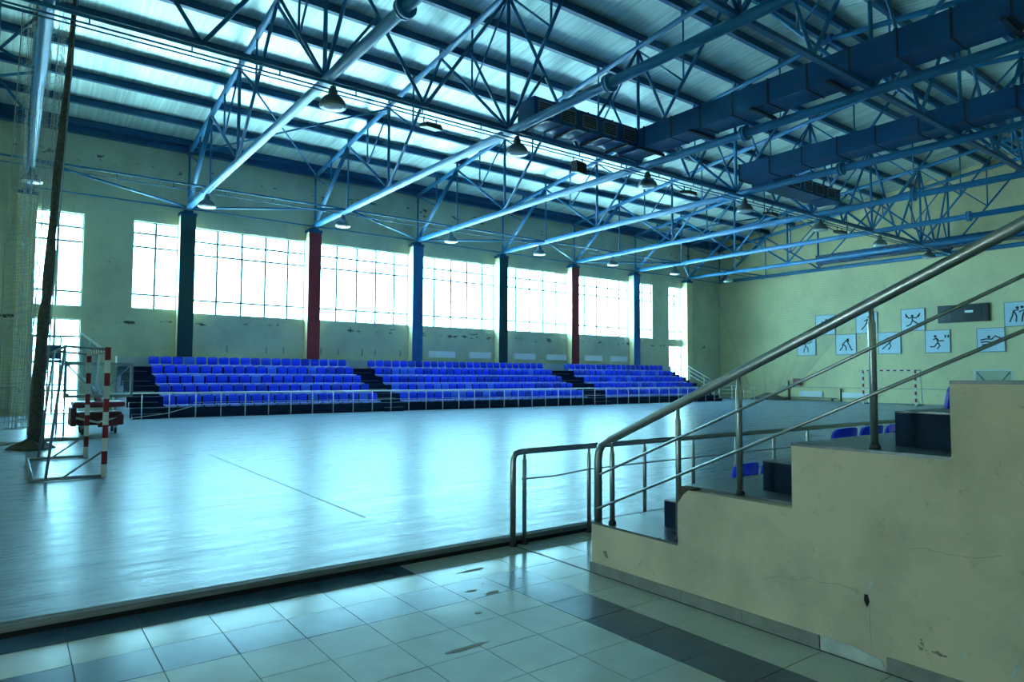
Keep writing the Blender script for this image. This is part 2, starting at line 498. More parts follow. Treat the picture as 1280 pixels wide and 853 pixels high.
for n, (x0, x1, z0, z1, nc, kind) in enumerate(openings):
    name = '%s_%d' % (kind, n + 1 if kind == 'window' else n - 8)
    yg = YN + 0.16
    fr = MB().box(x0, x1, yg - .03, yg + .03, z0, z0 + .045).box(x0, x1, yg - .03, yg + .03, z1 - .045, z1)
    fr.box(x0, x0 + .04, yg - .03, yg + .03, z0 + .045, z1 - .045).box(x1 - .04, x1, yg - .03, yg + .03, z0 + .045, z1 - .045)
    wo = struct(name, fr, 'white_bar')
    if kind == 'window':
        zs = [z0, z0 + .65, z0 + 2.81, z0 + 3.43, z1]
    else:
        zs = [z0, z0 + 1.0, z0 + 2.2, z0 + 3.3, z1]
    wx = [x0 + (x1 - x0) * i / nc for i in range(nc + 1)]
    if kind == 'window' and nc == 5:
        wx = [x0, x0 + 1.13, x0 + 2.27, x0 + 3.40, x0 + 4.52, x1]
    for xx in wx[1:-1]:
        part('mullion', MB().box(xx - .045, xx + .045, yg - .03, yg + .03, z0 + .045, z1 - .045), 'white_bar', wo)
    for zz in zs[1:-1]:
        part('glazing_bar', MB().box(x0 + .04, x1 - .04, yg - .024, yg + .024, zz - .042, zz + .042), 'white_bar', wo)
    for i in range(nc):
        for j in range(len(zs) - 1):
            part('pane', MB().box(wx[i] + .02, wx[i + 1] - .02, yg - .004, yg + .004, zs[j] + .02, zs[j + 1] - .02), 'glass', wo)
    # daylight portal (guides sky sampling; gives off no light of its own)
    ld = bpy.data.lights.new('portal', 'AREA'); ld.shape = 'RECTANGLE'; ld.size = x1 - x0; ld.size_y = z1 - z0
    ld.cycles.is_portal = True
    lo = bpy.data.objects.new('daylight_portal', ld); COL.objects.link(lo)
    lo.location = ((x0 + x1) / 2, YN + TH + 0.05, (z0 + z1) / 2)
    lo.rotation_euler = (math.radians(-90), 0, 0)

# other walls
def gable(x0, x1):
    mb = MB()
    mb.prism([(YS, -0.3), (YN, -0.3), (YN, roof_z(YN) + .02), (YC, roof_z(YC) + .02), (YS, roof_z(YS) + .02)], 0, x0, x1)
    return mb
wall_e = struct('wall_east', gable(XE, XE + 0.3), 'wall_plain')
EY0, EY1, EZ1 = 4.2, 5.7, 2.2        # glazed door added in the west wall, unseen, to light the stair wall
mb = gable(XW - 0.3, XW)
mb = MB().prism([(EY1, -0.3), (YN, -0.3), (YN, roof_z(YN) + .02), (YC, roof_z(YC) + .02), (EY1, roof_z(EY1) + .02)], 0, XW - 0.3, XW)
mb.prism([(YS, EZ1), (EY1, EZ1), (EY1, roof_z(EY1) + .02), (YS, roof_z(YS) + .02)], 0, XW - 0.3, XW)
mb.box(XW - .3, XW, YS, EY0, -.3, EZ1).box(XW - .3, XW, EY0, EY1, -.3, 0)
wall_w = struct('wall_west', mb, 'wall_plain')
n_d = 2
fr = MB().box(XW - .2, XW - .12, EY0, EY1, EZ1 - .08, EZ1).box(XW - .2, XW - .12, EY0, EY1, 0, .06)
wd = struct('door_3', fr, 'white_bar')
for i in range(n_d + 1):
    y = EY0 + (EY1 - EY0) * i / n_d
    y = min(max(y, EY0 + .04), EY1 - .04)
    part('mullion', MB().box(XW - .2, XW - .12, y - .04, y + .04, .06, EZ1 - .08), 'white_bar', wd)
for i in range(n_d):
    a, b = EY0 + (EY1 - EY0) * i / n_d + .04, EY0 + (EY1 - EY0) * (i + 1) / n_d - .04
    part('pane', MB().box(XW - .165, XW - .155, a, b, .06, EZ1 - .08), 'glass_clear', wd)
ld = bpy.data.lights.new('portal', 'AREA'); ld.shape = 'RECTANGLE'; ld.size = EY1 - EY0; ld.size_y = EZ1
ld.cycles.is_portal = True
lo = bpy.data.objects.new('daylight_portal', ld); COL.objects.link(lo)
lo.location = (XW - .35, (EY0 + EY1) / 2, EZ1 / 2)
lo.rotation_euler = (math.radians(90), 0, math.radians(-90))
struct('ground_outside_added_door', MB().box(-60, XW - .3, -40, 20, -.5, -.02), 'ground')  # ground beyond the added west door
wall_s = struct('wall_south', MB().box(XW, XE, YS - 0.3, YS, -0.3, roof_z(YS) + .05), 'wall_plain')
struct('trim_east_ledge', MB().box(XE - 0.03, XE, 5.9, 28.6, 1.04, 1.07), 'sign_edge')
struct('trim_stand_ledge', MB().box(3.7, 40.0, 33.42, YN, 2.14, 2.58), 'pale')

# ------------------------------------------------------------------ roof: lining and purlins
mb = MB()
for ya, yb in ((YN + TH, YC), (YC, YS - 0.3)):
    za, zb = roof_z(ya), roof_z(yb)
    mb.quad_box([(XW - .3, ya, za), (XE + .3, ya, za), (XE + .3, yb, zb), (XW - .3, yb, zb),
                 (XW - .3, ya, za + .1), (XE + .3, ya, za + .1), (XE + .3, yb, zb + .1), (XW - .3, yb, zb + .1)])
ceil = struct('ceiling', mb, 'foil')
mb = MB()
for i in range(51):
    x = XW + .5 + i * 1.0
    for ya, yb in ((YN - .02, YC), (YC, YS + .02)):
        mb.bar((x, ya, roof_z(ya) - .006), (x, yb, roof_z(yb) - .006), .03, .014)
part('sheet_seams', mb, 'foil', ceil)['kind'] = 'stuff'
PY = [33.5] + [YC + 2.1 * i for i in range(9, 0, -1)] + [YC + .45, YC - .45] + [YC - 2.1 * i for i in range(1, 11)]
for y in PY:
    zt = roof_z(y)
    mb = MB().box(XW, XE, y - .06, y - .045, zt - .28, zt - .01)
    mb.box(XW, XE, y - .045, y + .12, zt - .28, zt - .26).box(XW, XE, y + .105, y + .12, zt - .26, zt - .20).box(XW, XE, y - .045, y + .12, zt - .03, zt - .012)
    part('purlin', mb, 'blue_purlin', ceil)
for y, zt in ((33.82, 12.55), (33.80, 12.28)):
    part('eaves_beam', MB().box(XW, XE, y - .16, y + .15, zt - .16, zt + .08), 'blue_purlin', ceil)

# ------------------------------------------------------------------ roof trusses
ZB = 9.5
YB = [33.6, 25.2, 16.8, 8.4, 0.0, -8.4]
YT = [29.4, 21.0, 12.6, 4.2, -4.2]
pieces = []                              # (name, mesh)
def piece(name, mb, mt='blue_steel'): pieces.append((name, mb.mesh(name, mt)))
piece('bottom_chord', MB().tube([(0, 33.6, ZB), (0, -8.6, ZB)], .135, 12))
piece('top_chord', MB().tube([(0, 33.75, chord_z(33.75)), (0, YC, chord_z(YC)), (0, -8.6, chord_z(-8.6))], .105, 10))
for y in (YC, ):
    piece('ridge_collar', MB().tube([(0, YC - .08, chord_z(YC)), (0, YC + .08, chord_z(YC))], .19, 12))
    piece('flange_collar', MB().tube([(0, 12.32, ZB), (0, 12.40, ZB)], .24, 14))
    piece('flange_collar', MB().tube([(0, 12.22, ZB), (0, 12.30, ZB)], .24, 14))
for y in YB[1:-1] + [29.4, -4.2]:
    piece('vertical', MB().tube([(0, y, ZB + .1), (0, y, chord_z(y) - .08)], .062 if y in YB else .04, 8))
piece('end_post', MB().tube([(0, 33.6, ZB + .05), (0, 33.6, chord_z(33.6))], .05, 8))
piece('end_post', MB().tube([(0, -8.4, ZB + .05), (0, -8.4, chord_z(-8.4))], .05, 8))
for yb in YB:
    for yt in YT:
        if abs(abs(yb - yt) - 4.2) < .01:
            end = yb in (YB[0], YB[-1])
            piece('end_diagonal' if end else 'diagonal', MB().tube([(0, yb, ZB + (.02 if end else .1)), (0, yt, chord_z(yt) - .06)], .10 if end else .058, 8))
            ym, zm = (yb + yt) / 2, (ZB + chord_z(yt)) / 2 + .02
            piece('strut', MB().tube([(0, ym, zm), (0, ym, chord_z(ym) - .05)], .036, 6))
            piece('strut', MB().tube([(0, ym, zm), (0, yb, chord_z(yb) - .1)], .036, 6))
for y in PY:
    piece('purlin_stub', MB().box(-.05, .05, y - .03, y + .05, chord_z(y) + .05, roof_z(y) - .28))
ORDW = ['the near-end-wall one'] 
colword = ['beige column at the left edge', 'dark green column', 'red column nearest the goal', 'first blue column', 'second dark green column',
           'farther red column', 'farther blue column', 'beige column by the corner', 'far end wall']
for k, x in enumerate(TX):
    t = empty('roof_truss', (x, 0, 0), '%s blue roof truss from the goal end, above the %s' % (ORD[k], colword[k]), 'roof truss', 'blue roof trusses')
    for nm, me in pieces: link(nm, me, t)

# longitudinal sway frames at the two inner node lines, rails for the lamps
def rail_line(y, zs, label, hang):
    t = empty('lamp_rail', (XW, y, zs[0]), label, 'lamp rail')
    for z, r in zip(zs, (.045, .022, .018)):
        part('rail', MB().tube([(XW + .02, y, z), (XE - .02, y, z)], r, 6), 'blue_steel', t)
    x = XW + 1.2
    while x < XE - .5:
        part('spacer', MB().box(x - .015, x + .015, y - .012, y + .012, zs[1], zs[0]), 'blue_steel', t)
        x += 2.0
    return t
rail_line(29.95, (9.66, 9.42), 'long thin blue twin rail carrying the lamp row nearest the window wall', 0)
for n, y in enumerate((16.45, )):
    rail_line(y, (9.36, 9.20, 9.10), ('long blue triple rail carrying lamps and floodlights along the middle of the hall', '')[n], 0)
for n, y in enumerate((16.8, 8.4)):
    zt = chord_z(y)
    t = empty('sway_frame', (0, y, ZB), ('long blue zigzag bracing frame linking the trusses above the court middle', 'long blue zigzag bracing frame linking the trusses above the near balustrade')[n], 'bracing frame')
    part('bottom_beam', MB().box(TX[0], TX[8], y - .08, y + .08, ZB + .04, ZB + .14), 'blue_purlin', t)
    for a, b in zip(TX, TX[1:]):
        xm = (a + b) / 2
        for xa in (a, b):
            part('sway_brace', MB().tube([(xa, y, zt - .1), (xm, y, ZB + .1)], .055, 8), 'blue_steel', t)
            if n == 1 and xa > xm and xa in (TX[3], TX[4]): continue
            part('sway_strut', MB().tube([((xa + xm) / 2, y, (zt + ZB) / 2), (xa, y, ZB + .12)], .045, 6), 'blue_steel', t)
# flat bracing at the heads of the columns
for k in range(0, 8, 2):
    for h in (k - 1, k + 1):
        if 0 <= h < 8:
            solo('wind_brace', MB().tube([(TX[k], 29.3, ZB), (TX[h], 33.5, ZB)], .05, 8), 'blue_steel',
                 'slanting blue pipe joining the %s and %s trusses at the column heads' % (ORD[min(k, h)], ORD[max(k, h)]), 'brace', 'flat braces by the column heads')
for k in range(8):
    solo('tie_pipe', MB().tube([(TX[k] + .1, 33.62, ZB - .03), (TX[k + 1] - .1, 33.62, ZB - .03)], .032, 6), 'blue_steel',
         'thin blue tie pipe above the windows between the %s and %s trusses' % (ORD[k], ORD[k + 1]), 'pipe', 'ties between the column heads')
for a, b in ((1, 2), (2, 1), (6, 7), (7, 6)):
    solo('roof_brace', MB().tube([(TX[a], 25.2, chord_z(25.2) - .1), (TX[b], 33.4, chord_z(33.4) - .1)], .04, 6), 'blue_steel',
         'thin blue roof brace rising from the %s truss to the %s truss' % (ORD[b], ORD[a]), 'brace', 'braces under the roof lining')

eb = empty('end_brace', (-.6, 25.2, ZB), 'short blue zigzag lattice beside the first roof truss at the upper left corner', 'brace')
part('post', MB().tube([(-.62, 25.2, ZB), (-.62, 25.2, chord_z(25.2))], .05, 8), 'blue_steel', eb)
for a, b in (((.37, 13.0), (-.6, 11.6)), ((-.6, 11.66), (.42, 11.2)), ((.42, 11.2), (-.6, 10.78)), ((-.6, 10.78), (.37, 9.55)), ((-.6, 13.0), (.37, 13.0))):
    part('lattice_bar', MB().tube([(a[0], 25.2, a[1]), (b[0], 25.2, b[1])], .045, 6), 'blue_steel', eb)

# ------------------------------------------------------------------ wall columns
ccol = [None, 'dgreen', 'red', 'cblue', 'dgreen', 'red', 'cblue', None]
clab = ['beige wall pilaster beside the tall glass door behind the goal', 'dark green painted wall column, standing above the seat block nearest the goal',
        'red painted wall column nearest the goal', 'blue painted wall column between the second and third wide windows', 'dark green painted wall column above the middle seat block',
        'red painted wall column farther from the goal', 'blue painted wall column beside the farther narrow window', 'beige wall pilaster at the bright window by the far corner']
for k in range(8):
    x = TX[k]
    base = 2.58 if 0 < k < 7 else COURT
    t = empty('wall_column', (x, 33.72, base), clab[k], 'column', 'columns of the window wall')
    part('shaft', MB().box(x - .31, x + .31, 33.50, 33.999, base, 9.12), 'wall_plain', t)
    if ccol[k]:
        part('painted_face', MB().box(x - .325, x + .325, 33.46, 33.50, base + .02, 9.12), ccol[k], t, label={'dgreen': 'dark green paint', 'red': 'red paint', 'cblue': 'blue paint'}[ccol[k]])
    part('head_plate', MB().box(x - .36, x + .36, 33.44, 33.999, 9.12, 9.26).box(x - .2, x + .2, 33.5, 33.95, 9.26, 9.38), 'blue_purlin', t)

# ------------------------------------------------------------------ far seating stand
DY, DZ, Y1, Z1 = 0.95, 0.41, 29.15, 0.50
stand = empty('seating_stand', (22, 30, COURT), 'long navy stepped stand carrying the blue seats under the windows', 'seating stand')
for k in range(5):
    y, z = Y1 + DY * k, Z1 + DZ * k
    part('step', MB().box(3.7, 40.0, y, 33.42 if k == 4 else y + DY, COURT, z), 'navy', stand)
aisles = [(3.75, 4.75), (14.15, 15.15), (27.62, 29.05), (39.0, 39.95)]
for a, b in aisles:
    for k in range(5):
        y, z = Y1 + DY * k, Z1 + DZ * k
        part('half_step', MB().box(a, b, y - (.36 if k else .28), y, (z - DZ if k else COURT), z - DZ / 2), 'navy', stand)
        part('step_nosing', MB().box(a, b, y - (.37 if k else .29), y - (.34 if k else .26), z - DZ / 2 - .02, z - DZ / 2 + .006), 'screed', stand)

def seat_shell():
    # pan with curled front lip, on a low plinth; faces -Y, origin at front edge centre
    m = MB()
    W = .205
    prof = [(-.03, .03), (-.035, .085), (-.01, .105), (.10, .095), (.30, .085), (.385, .10), (.40, .13), (.37, .07), (.30, .055), (.02, .055)]
    m.prism(prof, 0, -W, W)
    m.box(-.13, .13, .05, .33, 0, .056)
    return m
def seat_back():
    m = MB()
    # rounded-corner back, slightly curved and leaning back
    cols = [-.21, -.195, -.15, 0, .15, .195, .21]
    lo = [.16, .13, .115, .11, .115, .13, .16]
    hi = [.40, .44, .462, .47, .462, .44, .40]
    fr, bk = [], []
    for x, a, b in zip(cols, lo, hi):
        cy = .37 - .9 * x * x
        for z in (a, b):
            yy = cy + (z - .1) * .16
            fr.append((x, yy, z)); bk.append((x, yy + .022, z))
    n = len(m.v); m.v += fr + bk; K = len(fr)
    for i in range(len(cols) - 1):
        a = 2 * i
        m.f.append((n + a, n + a + 2, n + a + 3, n + a + 1)); m.smooth.append(True)
        m.f.append((n + K + a, n + K + a + 1, n + K + a + 3, n + K + a + 2)); m.smooth.append(True)
        m.f.append((n + a + 1, n + a + 3, n + K + a + 3, n + K + a + 1)); m.smooth.append(False)
        m.f.append((n + a, n + K + a, n + K + a + 2, n + a + 2)); m.smooth.append(False)
    e = K - 2
    m.f.append((n, n + 1, n + K + 1, n + K)); m.smooth.append(False)
    m.f.append((n + e, n + K + e, n + K + e + 1, n + e + 1)); m.smooth.append(False)
    return m
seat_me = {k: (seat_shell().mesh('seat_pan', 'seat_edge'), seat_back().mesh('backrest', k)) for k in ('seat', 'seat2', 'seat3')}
near_pan = seat_shell().mesh('seat_pan', 'seat3')
blocks = [('block nearest the goal', 4.87, 19, .487), ('middle block', 15.27, 25, .486), ('block by the far corner', 29.22, 20, .487)]
rows = ['bottom', 'second', 'middle', 'fourth', 'top']
def place_seat(x, y, z, rz, label, group, sz=1.0):
    c = random.choices(('seat', 'seat2', 'seat3'), (70, 10, 20))[0]
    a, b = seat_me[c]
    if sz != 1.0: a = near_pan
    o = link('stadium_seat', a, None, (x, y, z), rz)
    tag(o, label, 'seat', group)
    o.scale.z = sz
    link('backrest', b, o)
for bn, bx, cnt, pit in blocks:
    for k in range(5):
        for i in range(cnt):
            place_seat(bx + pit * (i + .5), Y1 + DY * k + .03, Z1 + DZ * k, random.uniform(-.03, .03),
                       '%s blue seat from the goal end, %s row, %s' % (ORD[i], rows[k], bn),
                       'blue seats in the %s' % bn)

# ------------------------------------------------------------------ far balustrade
YB1 = 28.74
bal = empty('balustrade', (20, YB1, COURT), 'long low steel balustrade between the court and the seating stand', 'balustrade')
part('top_rail', MB().tube([(3.1, YB1, 1.08), (39.5, YB1, 1.08)], .032, 8), 'steel_pale', bal)
part('mid_rail', MB().tube([(5.85, YB1, .70), (39.5, YB1, .66)], .012, 6), 'steel_pale', bal)
part('loose_rail', MB().tube([(5.8, YB1 - .02, .55), (4.9, YB1 - .03, .30), (3.4, YB1 - .05, .12)], .012, 6), 'steel_pale', bal, label='bent rail hanging down to the floor')
x = 3.1
while x < 39.6:
    part('post', MB().tube([(x, YB1, COURT), (x, YB1, 1.06)], .02, 8), 'steel_pale', bal)
    x += .942
br = empty('balustrade', (41.7, 28.95, COURT), 'short white railing of four bars beside the far stair foot', 'railing')
for z in (.35, .62, .88, 1.14):
    part('rail', MB().tube([(39.7, 28.95, z), (44.0, 28.95, z)], .022 if z > 1 else .014, 8), 'white', br)
for x in (39.75, 41.2, 42.6, 43.95):
    part('post', MB().tube([(x, 28.95, COURT), (x, 28.95, 1.14)], .022, 8), 'white', br)
sr = empty('stair_railing', (40.2, 31, COURT), 'white sloping stair railing in front of the far glass door', 'railing')
for dz in (0, -.28, -.56):
    part('rail', MB().tube([(40.25, 33.2, 3.15 + dz), (40.25, 29.3, 1.22 + dz)], .024 if dz == 0 else .015, 8), 'white', sr)
for y in (33.2, 31.9, 30.6, 29.3):
    zz = 1.22 + (y - 29.3) * (3.15 - 1.22) / 3.9
    part('post', MB().tube([(40.25, y, COURT), (40.25, y, zz)], .02, 8), 'white', sr)
lr = empty('balustrade', (-.6, 33.2, COURT), 'short grey railing with a rounded end at the extreme left, by the glass door', 'railing')
part('top_rail', MB().tube([(-2.5, 33.2, 1.25), (.22, 33.2, 1.25), (.34, 33.2, 1.18), (.36, 33.2, 1.02)], .035, 8), 'steel', lr)
part('mid_rail', MB().tube([(-2.5, 33.2, .75), (.0, 33.2, .75)], .015, 6), 'steel', lr)
for x in (-2.2, -1.1, 0.0):
    part('post', MB().tube([(x, 33.2, COURT), (x, 33.2, 1.24)], .024, 8), 'steel', lr)

# ------------------------------------------------------------------ near stairs: side wall, treads, seats
SX = 4.40
TZ = [.46, .92, 1.355, 1.80, 2.24]
TY = [4.63, 3.62, 2.615, 1.615, .61, -.39]
prof = [(4.63, -.004), (4.63, TZ[0] - .02)]
for k in range(5):
    if k:
        prof.append((TY[k], TZ[k] - (.13 if k == 1 else .02)))
        if k == 1: prof.append((TY[k] - .10, TZ[k] - .02))
    prof.append((TY[k + 1], TZ[k] - .02))
prof.append((TY[5], -.004))
mb = MB()
# build as one slab per tread (keeps faces planar and convex) but one wall
for k in range(5):
    y1, y0, z = TY[k], TY[k + 1], TZ[k] - .02
    if k == 1:
        mb.prism([(y0, -.004), (y1, -.004), (y1, z - .12), (y1 - .06, z - .04), (y1 - .11, z), (y0, z)], 0, SX, SX + .15)
    else:
        mb.box(SX, SX + .15, y0, y1, -.004, z)
swall = struct('wall_stair', mb, 'stairwall')
part('broken_corner', MB().prism([(3.615, .74), (3.615, .915), (3.47, .915), (3.53, .86)], 0, SX + .006, SX + .14), 'brown', swall, label='broken brown masonry corner')
part('bare_plaster', MB().prism([(2.425, .0), (2.425, .082), (2.38, .095), (2.30, .088), (2.22, .094), (2.12, .075), (2.03, .06), (2.01, .0)], 0, SX - .006, SX), 'plaster_white', swall, label='white bare plaster where a skirting tile is missing')
for (ya, yb) in ((4.63, 4.12), (4.12, 3.58), (3.58, 3.02), (3.02, 2.43), (2.0, 1.45), (1.45, .9), (.9, .3)):
    part('skirting_tile', MB().box(SX - .012, SX, yb + .002, ya, 0, .092), 'skirt', swall)
part('skirting_tile', MB().box(SX - .012, SX + .15, 4.63, 4.642, 0, .092), 'skirt', swall)
# a few gouges with bare white plaster
for (y, z, h) in ((2.13, .44, .10), (1.62, .20, .05), (1.37, .19, .09)):
    part('gouge', MB().prism([(y, z), (y - .02, z + h * .3), (y - .035, z + h), (y - .055, z + h * .9), (y - .03, z + h * .2)], 0, SX - .002, SX), 'plaster_white', swall)
part('gouge', MB().prism([(2.135, .40), (2.115, .36), (2.10, .40), (2.11, .44), (2.13, .44)], 0, SX - .002, SX), 'black', swall)
# hairline cracks
def crack(pts):
    m = MB()
    for (a, b), (c, d) in zip(pts, pts[1:]):
        m.bar((SX - .0003, a, b), (SX - .0003, c, d), .001, .0022)
    return m
part('crack', crack([(2.85, .36), (2.70, .42), (2.6, .41), (2.5, .46), (2.42, .44), (2.3, .46), (2.15, .45)]), 'crackline', swall)
part('crack', crack([(1.85, .78), (1.78, .80), (1.65, .79), (1.5, .80), (1.38, .84)]), 'crackline', swall)
part('crack', crack([(2.10, .40), (2.10, .22), (2.09, .1)]), 'crackline', swall)

near = empty('seating_stand', (9, 2, 0), 'near stepped concrete stand with dark treads behind the scuffed stair wall', 'seating stand')
for k in range(5):
    y1, y0, z = TY[k], TY[k + 1], TZ[k]
    part('step', MB().box(SX + .15, 16.0, y0 + .001, y1, -.004, z - .02), 'navy', near)
    xa = SX + (.10 if k == 1 else .0)
    part('tread', MB().box(xa, 16.0, y0 + .0, y1 + .0, z - .02, z), 'screed', near)
    part('half_step', MB().box(4.80, 5.62, y0, y0 + .48, z, z + .225), 'navy', near, label='dark navy half step in the aisle')
    part('half_step_top', MB().box(4.80, 5.62, y0, y0 + .48, z + .225, z + .235), 'screed', near)
cnt_row = [3, 5, 3]
NSZ = [1.05, .96, .90]
for k in range(3):
    for i in range(cnt_row[k]):
        place_seat(5.98 - (.25 if k == 2 else 0) + .50 * i, TY[k] - .19, TZ[k], math.pi,
                   '%s blue seat from the aisle, seen from behind, %s row of the near stand' % (ORD[i], ('front', 'second', 'third')[k]),
                   'blue seats on the near stand', NSZ[k])

# stair handrail
HX = SX + .07
def hz(y): return 1.205 + .452 * (4.5 - y)
hr = empty('stair_handrail', (HX, 3, .46), 'brushed steel stair handrail with two thin rods rising across the right side', 'handrail')
pts = [(HX, 4.615, TZ[0]), (HX, 4.615, hz(4.6) - .13), (HX, 4.60, hz(4.6) - .05), (HX, 4.56, hz(4.56) - .005)]
pts += [(HX, y, hz(y)) for y in (4.45, 3.0, 1.0, .2, -.4)]
part('top_rail', MB().tube(pts, .038, 14), 'steel', hr)
for k, y in ((0, 4.43), (0, 3.665), (1, 3.08), (2, 2.08), (3, 1.08), (4, .1)):
    p = part('post', MB().tube([(HX, y, TZ[k]), (HX, y, hz(y) - .13), (HX, y, hz(y) - .115), (HX, y, hz(y) - .02)], .024, 12, radii=[.024, .024, .017, .014]), 'steel', hr)
    part('foot_ring', MB().lathe([(.036, 0), (.036, .02), (.027, .035)], (HX, y, TZ[k]), 12), 'foot', p)
part('rod', MB().tube([(HX - .03, 4.56, .90), (HX - .03, 2.6, 1.765), (HX - .03, -.4, 3.13)], .0115, 8), 'steel', hr)
part('rod', MB().tube([(HX - .03, 4.60, .575), (HX - .03, 2.6, 1.465), (HX - .03, -.4, 2.83)], .0115, 8), 'steel', hr)

# near balustrade along the court edge
YBN = 5.80
nb = empty('balustrade', (9, YBN, 0), 'steel balustrade with rounded end standing at the near edge of the court', 'balustrade')
part('top_rail', MB().tube([(4.36, YBN, 0), (4.36, YBN, .86), (4.365, YBN, .93), (4.39, YBN, .975), (4.44, YBN, .99), (4.6, YBN, .995), (30.0, YBN, .995)], .032, 12), 'steel', nb)
part('foot_ring', MB().lathe([(.045, 0), (.045, .02), (.034, .035)], (4.36, YBN, 0), 12), 'foot', nb)
x = 4.515
while x < 30:
    p = part('post', MB().tube([(x, YBN, 0), (x, YBN, .90), (x, YBN, .915), (x, YBN, .965)], .024, 10, radii=[.024, .024, .016, .014]), 'steel', nb)
    part('foot_ring', MB().lathe([(.04, 0), (.04, .02), (.028, .035)], (x, YBN, 0), 10), 'foot', p)
    x += .955
part('rod', MB().tube([(4.46, YBN - .03, .705), (4.75, YBN - .03, .70), (4.95, YBN - .03, .70), (5.4, YBN - .03, .73), (6.0, YBN - .03, .735), (30.0, YBN - .03, .72)], .0085, 8), 'steel_thin', nb, label='thin bent rod')

# ------------------------------------------------------------------ handball goals
def banded(parent, a, b, n, first, size=.08):
    a, b = Vector(a), Vector(b)
    for i in range(n):
        p, q = a + (b - a) * i / n, a + (b - a) * (i + 1) / n
        part('band', MB().bar(p, q, size, size), first if i % 2 == 0 else ('goal_white' if first == 'goal_red' else 'goal_red'), parent, label=('red band' if (i % 2 == 0) == (first == 'goal_red') else 'white band'))
def goal(x, y0, y1, d, label, brace):
    z = COURT
    g = empty('handball_goal', (x, (y0 + y1) / 2, z), label, 'goal')
    for nm, y in (('post', y0), ('post', y1)):
        p = part(nm, MB().box(x - .03, x + .03, y - .03, y + .03, z, z + 2.0), 'goal_white', g)
        banded(p, (x, y, z), (x, y, z + 2.16), 10, 'goal_white')
    c = part('crossbar', MB().box(x - .03, x + .03, y0, y1, z + 2.09, z + 2.15), 'goal_white', g)
    banded(c, (x, y0 + .05, z + 2.12), (x, y1 - .05, z + 2.12), 15, 'goal_white')
    s = -1 if d > 0 else 1
    xr, xt = x - d, x - d * .62
    for y in (y0, y1):
        part('top_arm', MB().tube([(x, y, z + 2.12), (xt, y, z + 2.16), (xt - (.12 if d > 0 else -.12), y, z + 2.08)], .022, 8), 'goal_steel', g)
        part('rear_upright', MB().tube([(xt, y, z + 2.14), (x - d * .82, y, z + .02)], .022, 8), 'goal_steel', g)
        part('ground_bar', MB().tube([(x, y, z + .03), (xr, y, z + .03)], .028, 8), 'goal_steel', g)
        if brace: part('side_brace', MB().tube([(x, y, z + .45), (x - d * .58, y, z + .04)], .016, 8), 'goal_steel', g)
    part('rear_ground_bar', MB().tube([(xr, y0, z + .03), (xr, y1, z + .03)], .028, 8), 'goal_steel', g)
    part('rear_top_bar', MB().tube([(xt, y0, z + 2.15), (xt, y1, z + 2.15)], .018, 8), 'goal_steel', g)
    return g
goal(1.31, 13.06, 16.36, .97, 'red and white handball goal without net on the left of the court', True)
goal(43.54, 17.79, 20.87, -1.1, 'small distant handball goal with dark and white bands by the end wall', True)

# ------------------------------------------------------------------ netting
def net(name, corners, nu, nv, r, label, sag=.25, seed=1, wav=.15):
    """hanging net of thin cords: corners TL, TR, BR, BL"""
    rnd = random.Random(seed)
    TL, TR, BR, BL = [Vector(c) for c in corners]
    ph = [rnd.uniform(0, 6.28) for _ in range(4)]
    def P(u, v):
        a = TL.lerp(TR, u); b = BL.lerp(BR, u)
        # edges bow inwards as the net is drawn together towards the bottom
        t = v ** 1.35
        p = a.lerp(b, v)
        y = a.y + (b.y - a.y) * t
        x = p.x + wav * v * math.sin(u * 19 + ph[0] + v * 2.0) + wav * .4 * math.sin(u * 43 + ph[1])
        return Vector((x, y, p.z))
    m = MB()
    for i in range(nu + 1):
        m.tube([P(i / nu, j / 16) for j in range(17)], r, 3, caps=False)
    for j in range(nv + 1):
        m.tube([P(i / (nu), j / nv) for i in range(0, nu + 1, 2)], r, 3, caps=False)
    for u in (0, ):
        m.tube([P(u, j / 16) for j in range(17)], r * 3.2, 5, caps=False)
    o = solo(name, m, 'net', label, 'net', kind='stuff')
    return o
net('safety_net', [(45.7, 33.6, 9.6), (45.7, 20.5, 9.6), (45.7, 26.8, 1.1), (45.7, 30.1, .35)], 84, 56, .0045, 'pale safety net hanging in front of the end wall, drawn in at the bottom', seed=3)
net('safety_net', [(.05, 25.0, 13.0), (.95, 19.0, 13.6), (.48, 19.0, .6), (.0, 22.6, .3)], 44, 72, .005, 'thin veil of safety netting beside the gathered bundle behind the goal', seed=5, wav=.25)

